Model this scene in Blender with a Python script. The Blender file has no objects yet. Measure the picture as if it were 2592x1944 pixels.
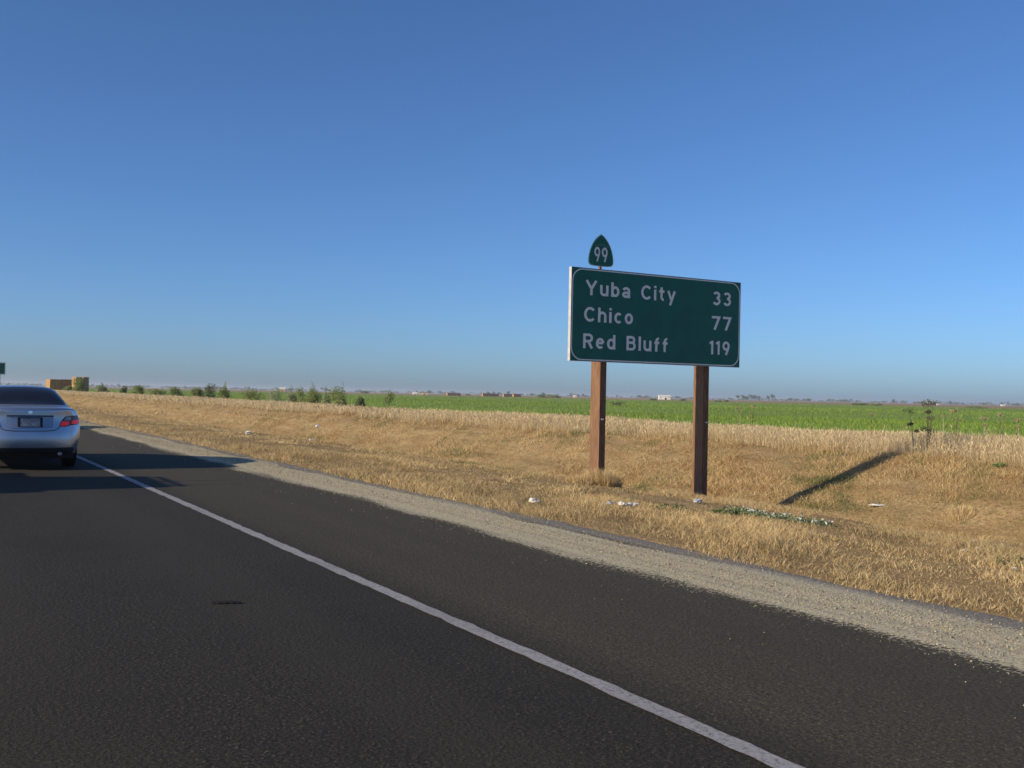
import bpy, bmesh, math, random
import numpy as np
from mathutils import Vector, Matrix, noise as mnoise
from mathutils.bvhtree import BVHTree
from mathutils.geometry import delaunay_2d_cdt

R = math.radians
scene = bpy.context.scene
col = scene.collection
rng = np.random.default_rng(7)
random.seed(7)

# ------------------------------------------------------------------ camera
# World: +Y runs along the highway, +X to its right, the lane surface is z = 0.
CAM_H, YAW, PITCH, ROLL, FPX = 1.47, R(30.3), R(0.604), R(1.17), 2617.0
cam_loc = Vector((0, 0, CAM_H))
f0 = Vector((math.sin(YAW) * math.cos(PITCH), math.cos(YAW) * math.cos(PITCH), math.sin(PITCH)))
r0 = Vector((math.cos(YAW), -math.sin(YAW), 0))
u0 = r0.cross(f0)
right = r0 * math.cos(ROLL) + u0 * math.sin(ROLL)
up = u0 * math.cos(ROLL) - r0 * math.sin(ROLL)
cam_data = bpy.data.cameras.new('camera')
cam = bpy.data.objects.new('camera', cam_data)
col.objects.link(cam)
M = Matrix((right, up, -f0)).transposed().to_4x4()
M.translation = cam_loc
cam.matrix_world = M
cam_data.sensor_width = 36
cam_data.lens = 36 * FPX / 2592
cam_data.clip_start = 0.1
cam_data.clip_end = 40000
scene.camera = cam

# ------------------------------------------------------------------ sky and sun
SUN_AZ, SUN_EL = R(271.7), R(19.8)          # azimuth clockwise from +Y
world = bpy.data.worlds.new('World')
scene.world = world
world.use_nodes = True
wn = world.node_tree.nodes
sky = wn.new('ShaderNodeTexSky')
sky.sky_type = 'NISHITA'
sky.sun_disc = False
sky.sun_elevation = SUN_EL
sky.sun_rotation = SUN_AZ
sky.air_density = 0.72
sky.dust_density = 0.80
sky.ozone_density = 7.0
bg = wn['Background']
bg.inputs['Strength'].default_value = 0.113
world.node_tree.links.new(sky.outputs[0], bg.inputs[0])
sd = bpy.data.lights.new('sun', 'SUN')
sd.energy = 5.0
sd.angle = R(0.55)
sd.color = (1.0, 0.845, 0.63)
sun = bpy.data.objects.new('sun', sd)
col.objects.link(sun)
sv = Vector((math.sin(SUN_AZ) * math.cos(SUN_EL), math.cos(SUN_AZ) * math.cos(SUN_EL), math.sin(SUN_EL)))
sun.rotation_euler = sv.to_track_quat('Z', 'Y').to_euler()
sun.location = (-40, 0, 30)
scene.view_settings.view_transform = 'Standard'
scene.view_settings.look = 'None'
scene.view_settings.exposure = 0.32
scene.view_settings.gamma = 1.0
scene.view_settings.use_curve_mapping = False


# ------------------------------------------------------------------ helpers
def ray(px, py):
    return (f0 + right * ((px - 1296) / FPX) - up * ((py - 972) / FPX))


def at_x(px, py, X):
    d = ray(px, py)
    return cam_loc + d * (X / d.x)


def at_z(px, py, z):
    d = ray(px, py)
    return cam_loc + d * ((z - CAM_H) / d.z)


def at_depth(px, py, dep):
    return cam_loc + ray(px, py) * dep


class MB:
    def __init__(s):
        s.v, s.f = [], []

    def add(s, vs, fs):
        o = len(s.v)
        s.v += [tuple(p) for p in vs]
        s.f += [tuple(i + o for i in q) for q in fs]

    def box(s, c, d, rz=0.0, taper=1.0):
        cx, cy, cz = c
        dx, dy, dz = d[0] / 2, d[1] / 2, d[2] / 2
        ca, sa = math.cos(rz), math.sin(rz)
        vs = []
        for z in (-1, 1):
            k = 1.0 if z < 0 else taper
            for x, y in ((-1, -1), (1, -1), (1, 1), (-1, 1)):
                X, Y = x * dx * k, y * dy * k
                vs.append((cx + X * ca - Y * sa, cy + X * sa + Y * ca, cz + z * dz))
        s.add(vs, [(3, 2, 1, 0), (4, 5, 6, 7), (0, 1, 5, 4), (1, 2, 6, 5), (2, 3, 7, 6), (3, 0, 4, 7)])

    def tube(s, pts, rad, n=6, cap=True):
        pts = [Vector(p) for p in pts]
        if not hasattr(rad, '__len__'):
            rad = [rad] * len(pts)
        vs, fs = [], []
        for i, p in enumerate(pts):
            a = pts[max(0, i - 1)]
            b = pts[min(len(pts) - 1, i + 1)]
            t = (b - a).normalized()
            u = t.orthogonal().normalized() if abs(t.z) < .9 else t.cross(Vector((0, 1, 0))).normalized()
            w = t.cross(u)
            for k in range(n):
                an = 2 * math.pi * k / n
                vs.append(p + (u * math.cos(an) + w * math.sin(an)) * rad[i])
        for i in range(len(pts) - 1):
            for k in range(n):
                k2 = (k + 1) % n
                fs.append((i * n + k, i * n + k2, i * n + n + k2, i * n + n + k))
        if cap:
            fs.append(tuple(reversed(range(n))))
            fs.append(tuple(range(len(vs) - n, len(vs))))
        s.add(vs, fs)

    def build(s, name, m, parent=None, smooth=False, bevel=0.0, fix=True):
        me = bpy.data.meshes.new(name)
        me.from_pydata(s.v, [], s.f)
        if fix:
            bm = bmesh.new()
            bm.from_mesh(me)
            bmesh.ops.recalc_face_normals(bm, faces=bm.faces)
            if bevel:
                bmesh.ops.bevel(bm, geom=list(bm.edges), offset=bevel, segments=2, affect='EDGES', profile=.6)
            bm.to_mesh(me)
            bm.free()
        return link(name, me, m, parent, smooth)


def link(name, me, m, parent=None, smooth=False):
    if m is not None:
        me.materials.append(m)
    if smooth:
        me.polygons.foreach_set('use_smooth', [True] * len(me.polygons))
    o = bpy.data.objects.new(name, me)
    col.objects.link(o)
    if parent:
        o.parent = parent
    return o


def empty(name, loc=(0, 0, 0), rz=0.0):
    o = bpy.data.objects.new(name, None)
    o.empty_display_size = .2
    col.objects.link(o)
    o.location = loc
    o.rotation_euler.z = rz
    return o


def tag(o, label=None, cat=None, group=None, kind=None):
    if label:
        o['label'] = label
    if cat:
        o['category'] = cat
    if group:
        o['group'] = group
    if kind:
        o['kind'] = kind
    return o


def copy_tree(o, parent=None):
    c = o.copy()
    col.objects.link(c)
    c.parent = parent
    for ch in [x for x in bpy.data.objects if x.parent == o]:
        copy_tree(ch, c)
    return c


# ------------------------------------------------------------------ materials
def new_mat(name):
    m = bpy.data.materials.new(name)
    m.use_nodes = True
    nt = m.node_tree
    return m, nt, nt.nodes['Principled BSDF']


def nd(nt, t, **kw):
    n = nt.nodes.new(t)
    for k, v in kw.items():
        if k in n.inputs.keys() if hasattr(n.inputs, 'keys') else False:
            n.inputs[k].default_value = v
        else:
            setattr(n, k, v)
    return n


def noise_tex(nt, vec, scale, detail=3.0, rough=.55):
    n = nt.nodes.new('ShaderNodeTexNoise')
    n.inputs['Scale'].default_value = scale
    n.inputs['Detail'].default_value = detail
    n.inputs['Roughness'].default_value = rough
    nt.links.new(vec, n.inputs['Vector'])
    return n.outputs['Fac']


def mapped(nt, vec, sc):
    n = nt.nodes.new('ShaderNodeMapping')
    n.inputs['Scale'].default_value = sc
    nt.links.new(vec, n.inputs['Vector'])
    return n.outputs[0]


def ramp(nt, fac, stops):
    n = nt.nodes.new('ShaderNodeValToRGB')
    cr = n.color_ramp
    while len(cr.elements) < len(stops):
        cr.elements.new(.5)
    for e, (p, c) in zip(cr.elements, stops):
        e.position = p
        e.color = (*c, 1) if len(c) == 3 else c
    nt.links.new(fac, n.inputs[0])
    return n.outputs[0]


def mix(nt, fac, a, b, mode='MIX'):
    n = nt.nodes.new('ShaderNodeMix')
    n.data_type = 'RGBA'
    n.blend_type = mode
    for sock, v in ((n.inputs[0], fac), (n.inputs[6], a), (n.inputs[7], b)):
        if isinstance(v, (int, float)):
            sock.default_value = v
        elif isinstance(v, tuple):
            sock.default_value = (*v, 1)
        else:
            nt.links.new(v, sock)
    return n.outputs[2]


def math_n(nt, op, a, b=0.0):
    n = nt.nodes.new('ShaderNodeMath')
    n.operation = op
    for i, v in enumerate((a, b)):
        if isinstance(v, (int, float)):
            n.inputs[i].default_value = v
        else:
            nt.links.new(v, n.inputs[i])
    return n.outputs[0]


def map_range(nt, v, a, b, c=0.0, d=1.0, smooth=True):
    n = nt.nodes.new('ShaderNodeMapRange')
    if smooth:
        n.interpolation_type = 'SMOOTHSTEP'
    for i, x in enumerate((a, b, c, d)):
        n.inputs[i + 1].default_value = x
    nt.links.new(v, n.inputs[0])
    return n.outputs[0]


def objc(nt):
    return nt.nodes.new('ShaderNodeTexCoord').outputs['Object']


def bump(nt, bs, h, strength, dist):
    b = nt.nodes.new('ShaderNodeBump')
    b.inputs['Strength'].default_value = strength
    b.inputs['Distance'].default_value = dist
    nt.links.new(h, b.inputs['Height'])
    nt.links.new(b.outputs[0], bs.inputs['Normal'])


def pm(name, c1, c2=None, scale=6.0, rough=.7, metal=0.0, spec=.4, bmp=0.0, stretch=(1, 1, 1), emit=None, coat=0.0):
    """plain procedural material: two colours mixed by noise"""
    m, nt, bs = new_mat(name)
    c2 = c2 or tuple(x * .8 for x in c1)
    v = mapped(nt, objc(nt), stretch)
    n1 = noise_tex(nt, v, scale, 4)
    c = mix(nt, map_range(nt, n1, .35, .65), c1, c2)
    nt.links.new(c, bs.inputs['Base Color'])
    bs.inputs['Roughness'].default_value = rough
    bs.inputs['Metallic'].default_value = metal
    bs.inputs['Specular IOR Level'].default_value = spec
    bs.inputs['Coat Weight'].default_value = coat
    if bmp:
        bump(nt, bs, n1, .6, bmp)
    if emit:
        bs.inputs['Emission Color'].default_value = (*emit[0], 1)
        bs.inputs['Emission Strength'].default_value = emit[1]
    return m


def blade_mat(name, trans=.35, rough=.75):
    """vegetation: colour per blade from the mesh attribute 'tint'"""
    m, nt, bs = new_mat(name)
    a = nt.nodes.new('ShaderNodeAttribute')
    a.attribute_name = 'tint'
    nt.links.new(a.outputs['Color'], bs.inputs['Base Color'])
    bs.inputs['Roughness'].default_value = rough
    bs.inputs['Specular IOR Level'].default_value = .15
    tr = nt.nodes.new('ShaderNodeBsdfTranslucent')
    nt.links.new(a.outputs['Color'], tr.inputs[0])
    mx = nt.nodes.new('ShaderNodeMixShader')
    mx.inputs[0].default_value = trans
    nt.links.new(bs.outputs[0], mx.inputs[1])
    nt.links.new(tr.outputs[0], mx.inputs[2])
    nt.links.new(mx.outputs[0], nt.nodes['Material Output'].inputs[0])
    return m


DRY = blade_mat('dry_grass_blades', .3)
GREEN = blade_mat('green_leaves', .35)

# asphalt with the dusty gravel band that lies along the outer edge of the shoulder
asphalt, nt, bs = new_mat('asphalt')
oc = objc(nt)
sep = nt.nodes.new('ShaderNodeSeparateXYZ')
nt.links.new(oc, sep.inputs[0])
X = sep.outputs[0]
agg = noise_tex(nt, oc, 62, 2.5, .75)
agg2 = noise_tex(nt, oc, 38, 3, .7)
base = ramp(nt, agg, [(.30, (.005, .0048, .0045)), (.5, (.019, .017, .0145)), (.61, (.046, .041, .034)), (.72, (.17, .155, .13))])
base = mix(nt, .30, base, ramp(nt, agg2, [(.35, (.009, .009, .0085)), (.62, (.046, .042, .035))]))
streak = noise_tex(nt, mapped(nt, oc, (1.4, .05, 1)), 1.3, 4)
base = mix(nt, map_range(nt, streak, .40, .68, 0, .40), base, (.034, .031, .027))
pat = noise_tex(nt, oc, .55, 4)
base = mix(nt, map_range(nt, pat, .4, .7, 0, .3), base, (.014, .0135, .013))
# shoulder is a little browner than the lane
for wx in (.45, 2.15):
    d_ = math_n(nt, 'ABSOLUTE', math_n(nt, 'SUBTRACT', math_n(nt, 'ADD', X, math_n(nt, 'MULTIPLY', math_n(nt, 'SUBTRACT', pat, .5), .35)), wx))
    base = mix(nt, map_range(nt, d_, .08, .48, .34, 0), base, (.040, .037, .031))
shoul = ramp(nt, agg, [(.30, (.018, .0165, .013)), (.5, (.052, .047, .036)), (.61, (.088, .079, .060)), (.72, (.23, .21, .165))])
shoul = mix(nt, .35, shoul, ramp(nt, agg2, [(.35, (.028, .025, .019)), (.62, (.092, .083, .063))]))
shoul = mix(nt, map_range(nt, streak, .38, .68, 0, .45), shoul, (.045, .041, .033))
base = mix(nt, map_range(nt, X, 2.9, 3.6, 0, .85), base, shoul)
base = mix(nt, 1.0, base, (1.04, 1.0, .84), 'MULTIPLY')
wob = noise_tex(nt, mapped(nt, oc, (1, .25, 1)), 1.1, 4)
xw = math_n(nt, 'ADD', X, math_n(nt, 'MULTIPLY', math_n(nt, 'SUBTRACT', wob, .5), .85))
lo = map_range(nt, xw, 5.12, 5.62)
hi = map_range(nt, xw, 6.14, 6.44, 1, 0)
band = math_n(nt, 'MULTIPLY', lo, hi)
grain = noise_tex(nt, oc, 30, 4, .75)
dmask = map_range(nt, math_n(nt, 'ADD', math_n(nt, 'MULTIPLY', band, .85), math_n(nt, 'MULTIPLY', math_n(nt, 'SUBTRACT', grain, .5), 2.2)), .28, .52)
dmask = math_n(nt, 'MULTIPLY', dmask, map_range(nt, band, 0, .12))
strip = noise_tex(nt, mapped(nt, oc, (5, .04, 1)), 1.0, 2)
dcol = ramp(nt, noise_tex(nt, oc, 55, 3, .7), [(.3, (.20, .176, .115)), (.48, (.51, .45, .30)), (.75, (.66, .59, .42))])
dcol = mix(nt, map_range(nt, strip, .44, .64, 0, .45), dcol, ramp(nt, grain, [(.3, (.14, .125, .095)), (.6, (.36, .325, .245))]))
base = mix(nt, math_n(nt, 'MULTIPLY', dmask, .92), base, dcol)
edge = map_range(nt, X, 6.15, 6.40)
base = mix(nt, math_n(nt, 'MULTIPLY', edge, .7), base, ramp(nt, agg2, [(.35, (.17, .155, .13)), (.62, (.36, .33, .275))]))
nt.links.new(base, bs.inputs['Base Color'])
bs.inputs['Roughness'].default_value = .88
bs.inputs['Specular IOR Level'].default_value = .22
bump(nt, bs, agg2, .7, .012)

# bare soil and thatch under the mown grass
soil, nt, bs = new_mat('soil_and_thatch')
oc = objc(nt)
n1 = noise_tex(nt, mapped(nt, oc, (1, .16, 1)), 2.2, 5, .6)
n2 = noise_tex(nt, mapped(nt, oc, (1.6, 1, 1)), 13, 8, .8)
c = ramp(nt, n1, [(.32, (.30, .20, .095)), (.5, (.40, .285, .14)), (.68, (.50, .375, .20))])
c = mix(nt, map_range(nt, n2, .42, .58, 0, .8), c, (.20, .13, .06))
n3 = noise_tex(nt, oc, 2.1, 5, .7)
c = mix(nt, map_range(nt, n3, .54, .68, 0, .6), c, (.17, .165, .075))
n4 = noise_tex(nt, oc, 3.7, 5, .7)
c = mix(nt, map_range(nt, n4, .54, .68, 0, .6), c, (.20, .125, .06))
nt.links.new(c, bs.inputs['Base Color'])
bs.inputs['Roughness'].default_value = .95
bs.inputs['Specular IOR Level'].default_value = .1
bump(nt, bs, n2, .8, .05)

# far dry land
dryland, nt, bs = new_mat('dry_land')
oc = objc(nt)
n1 = noise_tex(nt, mapped(nt, oc, (.4, 1, 1)), .006, 4, .6)
c = ramp(nt, n1, [(.35, (.27, .19, .10)), (.5, (.33, .235, .13)), (.62, (.22, .19, .09)), (.72, (.34, .25, .14))])
nt.links.new(c, bs.inputs['Base Color'])
bs.inputs['Roughness'].default_value = .95
bs.inputs['Specular IOR Level'].default_value = .05

# rice field
ricemat, nt, bs = new_mat('rice_field')
oc = objc(nt)
n1 = noise_tex(nt, mapped(nt, oc, (1, 1, 1)), .035, 4, .6)
n2 = noise_tex(nt, oc, .5, 4, .7)
c = ramp(nt, n1, [(.33, (.165, .245, .040)), (.5, (.19, .275, .045)), (.68, (.215, .295, .054))])
c = mix(nt, map_range(nt, n2, .45, .7, 0, .3), c, (.09, .15, .02))
nt.links.new(c, bs.inputs['Base Color'])
bs.inputs['Roughness'].default_value = .85
bs.inputs['Specular IOR Level'].default_value = .12
bump(nt, bs, n2, .5, .3)

paint, nt, bs = new_mat('worn_white_road_paint')
oc = objc(nt)
n1 = noise_tex(nt, oc, 42, 4, .7)
n2 = noise_tex(nt, mapped(nt, oc, (1, .3, 1)), 3, 3)
c = ramp(nt, n1, [(.30, (.07, .066, .064)), (.43, (.25, .243, .24)), (.7, (.36, .352, .35))])
c = mix(nt, map_range(nt, n2, .45, .75, 0, .5), c, (.17, .163, .16))
nt.links.new(c, bs.inputs['Base Color'])
bs.inputs['Roughness'].default_value = .75
bump(nt, bs, n1, .5, .006)

M_pebble = pm('pebble', (.30, .265, .19), (.12, .11, .09), 9, .9, spec=.2)
M_signgreen = pm('sign_green_sheeting', (.004, .122, .092), (.0035, .105, .080), 2.5, .48, spec=.35)
M_signwhite = pm('sign_white_legend', (.80, .79, .76), (.72, .71, .68), 9, .5)
M_alu = pm('aluminium_frame', (.52, .51, .49), (.42, .42, .41), 8, .5, metal=.25)
M_post = pm('brown_stained_timber', (.215, .122, .070), (.135, .074, .044), 5, .85, spec=.2, bmp=.012, stretch=(8, 8, .7))
M_marker = pm('pale_marker_plate', (.75, .75, .75), (.6, .6, .6), 10, .5)
M_hay = pm('hay', (.44, .255, .11), (.30, .17, .075), 3, .95, spec=.05, bmp=.05, stretch=(1, 1, 3))
M_whitewall = pm('white_wall', (.72, .70, .66), (.6, .58, .55), .5, .8)
M_tanwall = pm('tan_wall', (.50, .37, .24), (.42, .31, .2), .5, .85)
M_roof = pm('dull_roof', (.20, .18, .17), (.14, .13, .13), .5, .85)
M_pane = pm('dark_pane', (.03, .035, .04), (.02, .022, .025), 2, .2)
M_silver = pm('silver_car_paint', (.42, .465, .535), (.40, .445, .515), 3, .26, metal=.75, spec=.5, coat=.35)
M_glass = pm('tinted_glass', (.012, .014, .016), (.009, .010, .012), 3, .12, spec=.35)
M_black = pm('black_trim', (.014, .014, .014), (.010, .010, .010), 8, .6)
M_rubber = pm('rubber', (.016, .016, .016), (.011, .011, .011), 12, .85, spec=.2)
M_rim = pm('alloy_rim', (.45, .46, .48), (.38, .39, .40), 8, .35, metal=.8)
M_lampred = pm('tail_lamp_red', (.42, .012, .016), (.30, .008, .012), 6, .2, spec=.6, emit=((1, .02, .02), .15))
M_lampdark = pm('tail_lamp_smoked', (.05, .012, .02), (.035, .01, .016), 6, .15, spec=.6)
M_lampclear = pm('tail_lamp_clear', (.30, .30, .36), (.22, .22, .28), 6, .15, spec=.7)
M_chrome = pm('chrome', (.8, .8, .8), (.7, .7, .7), 6, .1, metal=1)
M_plate = pm('licence_plate', (.30, .33, .38), (.17, .19, .23), 26, .5)
M_truck = pm('white_truck_paint', (.7, .7, .7), (.66, .66, .66), 3, .35, coat=.3)
M_bag = pm('white_plastic', (.62, .61, .58), (.42, .41, .38), 18, .6)
M_bluebag = pm('blue_white_plastic', (.34, .45, .66), (.60, .66, .74), 14, .45)
M_wood = pm('dead_stem', (.16, .12, .08), (.10, .08, .05), 10, .9)
M_bark = pm('bark', (.10, .075, .055), (.07, .05, .04), 10, .9)
M_galv = pm('galvanised_tube', (.5, .5, .5), (.4, .4, .4), 8, .5, metal=.5)


# ------------------------------------------------------------------ terrain
PX = [2.0, 6.38, 6.55, 7.1, 9.0, 10.5, 11.7, 13.0, 14.3, 15.3, 16.3, 17.4, 18.7, 19.9, 21, 23, 26, 28, 30, 34]
PZ = [-.25, -.05, .0, -.02, -.07, -.15, -.28, -.45, -.62, -.92, -.96, -.62, -.12, .19, .24, .22, .10, -.2, -.5, -.95]


def fbm(x, y):
    x = np.asarray(x, float)
    y = np.asarray(y, float)
    r = np.zeros_like(x)
    for k, (fx, fy, ph, a) in enumerate([(.31, .23, .4, .5), (.72, -.41, 1.9, .45), (-.53, .95, 3.1, .4), (1.7, .6, .7, .28),
                                         (1.1, -1.9, 2.2, .25), (3.3, 1.2, 5.1, .16), (-2.6, 3.1, 1.3, .15), (5.7, -2.3, .9, .09), (4.1, 5.3, 2.9, .09)]):
        r = r + a * np.sin(fx * x + fy * y + ph + .8 * np.sin(.37 * fy * x - .29 * fx * y + k))
    return r


def vz(x, y):
    x = np.asarray(x, float)
    y = np.asarray(y, float)
    sh = .25 * np.sin(y * .11 + .6) * np.clip((x - 11) / 4, 0, 1)
    z = np.interp(x + sh, PX, PZ)
    k = np.clip((x - 6.5) / 2.0, 0, 1)
    d = np.clip((x - 11) / 3, 0, 1)
    return z + k * .03 * fbm(x * 1.2, y * 1.1) + (.012 + .010 * d) * k * fbm(x * 3.1, y * 2.7 + 3) + .010 * k * fbm(x * 6.3 + 4, y * 5.7)


def grid_mesh(name, xs, ys, zf, m):
    Xg, Yg = np.meshgrid(xs, ys)
    Z = zf(Xg, Yg)
    nx, ny = len(xs), len(ys)
    v = np.stack([Xg, Yg, Z], -1).reshape(-1, 3)
    i = (np.arange(ny - 1)[:, None] * nx + np.arange(nx - 1)[None]).ravel()
    f = np.stack([i, i + 1, i + nx + 1, i + nx], 1)
    return raw_mesh(name, v, f, m, smooth=True)


def raw_mesh(name, v, f, m, tint=None, smooth=False, parent=None):
    v = np.asarray(v, np.float32)
    f = np.asarray(f, np.int32)
    k = f.shape[1]
    me = bpy.data.meshes.new(name)
    me.vertices.add(len(v))
    me.vertices.foreach_set('co', v.ravel())
    me.loops.add(f.size)
    me.loops.foreach_set('vertex_index', f.ravel())
    me.polygons.add(len(f))
    me.polygons.foreach_set('loop_start', np.arange(0, f.size, k, dtype=np.int32))
    if tint is not None:
        a = me.attributes.new('tint', 'FLOAT_COLOR', 'POINT')
        t4 = np.ones((len(v), 4), np.float32)
        t4[:, :3] = tint
        a.data.foreach_set('color', t4.ravel())
    me.update(calc_edges=True)
    me.validate()
    return link(name, me, m, parent, smooth)


# ground sheet reaching the horizon
mb = MB()
S = 15000
gp = [(-S, -.72), (-24, -.72), (-20, -1.3), (31, -1.3), (33, -.72), (S, -.72)]      # lies below the road bank and its ditch
mb.add([(x, y, z) for y in (-S, S) for x, z in gp], [(i, i + 1, i + 7, i + 6) for i in range(5)])
tag(mb.build('ground', dryland, fix=False), kind='structure')

ys = np.concatenate([np.arange(-25, 55, .22), np.arange(55, 160, .8), np.arange(160, 500, 4), np.arange(500, 2601, 60)])
xs = np.concatenate([[2.0, 6.2], np.arange(6.44, 21, .17), np.arange(21, 34.1, .6)])
tag(grid_mesh('verge', xs, ys, vz, soil), kind='structure')

# median verge on the far left of the carriageway (outside the frame)
tag(grid_mesh('median', np.array([-30, -20, -12, -9.0, -8.0]), np.array([-25, 60, 400, 2600]),
              lambda x, y: np.interp(x, [-30, -20, -12, -9, -8], [-.8, -.8, -.35, -.03, -.15]), soil), kind='structure')

# road: its right edge wanders a few centimetres
ry = np.concatenate([np.arange(-25, 60, .25), np.arange(60, 200, 1.0), np.arange(200, 2601, 40)])
redge = 6.56 + .035 * np.sin(ry * 1.9) + .03 * np.sin(ry * .67 + 1) + .02 * rng.standard_normal(len(ry))
v, f = [], []
for i, (y, e) in enumerate(zip(ry, redge)):
    v += [(-8.6, y, .0), (3.0, y, .004), (e - .15, y, .004), (e, y, .002), (e + .06, y, -.008)]
for i in range(len(ry) - 1):
    for k in range(4):
        f.append((i * 5 + k, i * 5 + k + 1, i * 5 + 5 + k + 1, i * 5 + 5 + k))
tag(raw_mesh('road', v, f, asphalt, smooth=False), kind='structure')


def stripe(name, x, w, y0, y1, step=.12, jit=.005):
    yy = np.concatenate([np.arange(y0, min(y1, 60), step), np.arange(60, y1, 2.0)]) if y1 > 60 else np.arange(y0, y1, step)
    a = x - w / 2 + jit * rng.standard_normal(len(yy))
    b = x + w / 2 + jit * rng.standard_normal(len(yy))
    v = np.stack([np.stack([a, yy, np.full_like(yy, .0095)], 1), np.stack([b, yy, np.full_like(yy, .0095)], 1)], 1).reshape(-1, 3)
    i = np.arange(len(yy) - 1) * 2
    return raw_mesh(name, v, np.stack([i, i + 1, i + 3, i + 2], 1), paint)


tag(stripe('edge_line', 3.07, .108, -20, 1200), kind='structure')
for k in range(10):
    tag(stripe('lane_dash', -.60, .11, -12 + k * 14.6, -8.4 + k * 14.6), kind='structure')

# ------------------------------------------------------------------ the green rice field
mb = MB()
A = [(30.5, -60), (30.5, 1050), (60, 1050), (430, 760), (560, 330), (620, -200), (30.5, -200)]
mb.add([(x, y, -.60) for x, y in A], [tuple(range(len(A)))])
tag(mb.build('field', ricemat), kind='structure')


def blades(base, h, w, lean, tint, tipdark=.0):
    """n blades of 3 triangles: base (n,3), height, width, lean (n,2), tint (n,3)"""
    n = len(base)
    ang = rng.uniform(0, 2 * np.pi, n)
    s = np.stack([np.cos(ang), np.sin(ang), np.zeros(n)], 1) * (w / 2)[:, None]
    ln = np.concatenate([lean, np.zeros((n, 1))], 1)
    mid = base + ln * .35
    mid[:, 2] += h * .6
    tip = base + ln
    tip[:, 2] += h
    v = np.stack([base - s, base + s, mid - s * .8, mid + s * .8, tip], 1).reshape(-1, 3)
    i = np.arange(n)[:, None] * 5
    f = np.concatenate([i + np.array([0, 1, 3]), i + np.array([0, 3, 2]), i + np.array([2, 3, 4])], 1).reshape(-1, 3)
    t = np.repeat(tint, 5, 0)
    return v, f, t


def join_raw(parts):
    vs, fs, ts, o = [], [], [], 0
    for v, f, t in parts:
        vs.append(v)
        fs.append(f + o)
        ts.append(t)
        o += len(v)
    return np.concatenate(vs), np.concatenate(fs), np.concatenate(ts)


def pick(n, cols, wts):
    cols = np.array(cols)
    k = rng.choice(len(cols), n, p=np.array(wts) / np.sum(wts))
    return cols[k] * rng.uniform(.8, 1.18, (n, 1))


def scatter(x0, x1, y0, y1, dens):
    n = int((x1 - x0) * (y1 - y0) * dens)
    return rng.uniform(x0, x1, n), rng.uniform(y0, y1, n)


# mown dry grass on the verge
parts = []
for (y0, y1, dens, ws, hs) in ((0, 14, 1500, 1.0, 1.0), (14, 26, 1000, 1.5, 1.15), (26, 60, 260, 2.0, 1.1), (60, 170, 40, 4.5, 1.35), (170, 420, 5, 11, 1.7)):
    x, y = scatter(6.42, 20.4, y0, y1, dens)
    cl = fbm(x * 2.9, y * 2.0 + 7)                        # clumps
    row = fbm(x * 2.6 + 30, y * .10)                      # the mower's tracks
    ditch = np.clip((x - 11.0) / 2.5, 0, 1)
    keep = rng.uniform(0, 1, len(x)) < np.clip(.86 + .22 * cl + .16 * row * (1 - ditch), .62, 1) * (x < 1.9 * y + 3)
    x, y, cl, row, ditch = x[keep], y[keep], cl[keep], row[keep], ditch[keep]
    n = len(x)
    h = (rng.uniform(.018, .066, n) * (1 + .75 * np.clip(cl, -.8, 1.6))) * hs
    h *= 1 + .75 * np.exp(-((x - 7.3) / .9) ** 2) + .45 * ditch
    h = np.minimum(h, .15)
    h *= 1 + 1.0 * np.clip((x - 19.3) / 1.0, 0, 1)
    tint = pick(n, [(.57, .435, .225), (.50, .365, .178), (.40, .28, .132), (.63, .51, .295), (.27, .19, .09)], [3.2, 3.6, 2.2, 2, .9])
    tint *= (1 + .18 * np.clip(row, -1, 1) * (1 - ditch) + .13 * np.clip(cl, -1, 1))[:, None]
    gr = fbm(x * 2.0 + 11, y * 1.7 - 4) + .6 * fbm(x * 4.4, y * 4.2 + 9)
    g = rng.uniform(0, 1, n) < np.clip((gr - .40) * 1.0, 0, .85) * (.12 + .88 * ditch)
    tint[g] = pick(int(g.sum()), [(.16, .18, .06), (.21, .22, .085), (.12, .15, .05)], [1, 1, 1])
    br = (rng.uniform(0, 1, n) < np.clip((-gr - .3) * .9, 0, .8) * ditch) & ~g
    tint[br] *= np.array([.68, .58, .50])
    patch_ = np.exp(-((x - 16.8) / 3.2) ** 2 - ((y - 9.5) / 3.0) ** 2)      # browner, barer stretch of the ditch
    tint *= 1 - patch_[:, None] * np.array([.26, .34, .42])
    bz = vz(x, y) - .012
    lean = rng.normal(0, 1, (n, 2)) * (h * .85)[:, None]
    parts.append(blades(np.stack([x, y, bz], 1), h, rng.uniform(.0035, .0075, n) * ws, lean, tint))
v, f, t = join_raw(parts)
tag(raw_mesh('mown_grass', v, f, DRY, t), 'short dry golden mown grass covering the verge and ditch', 'grass', kind='stuff')

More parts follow.
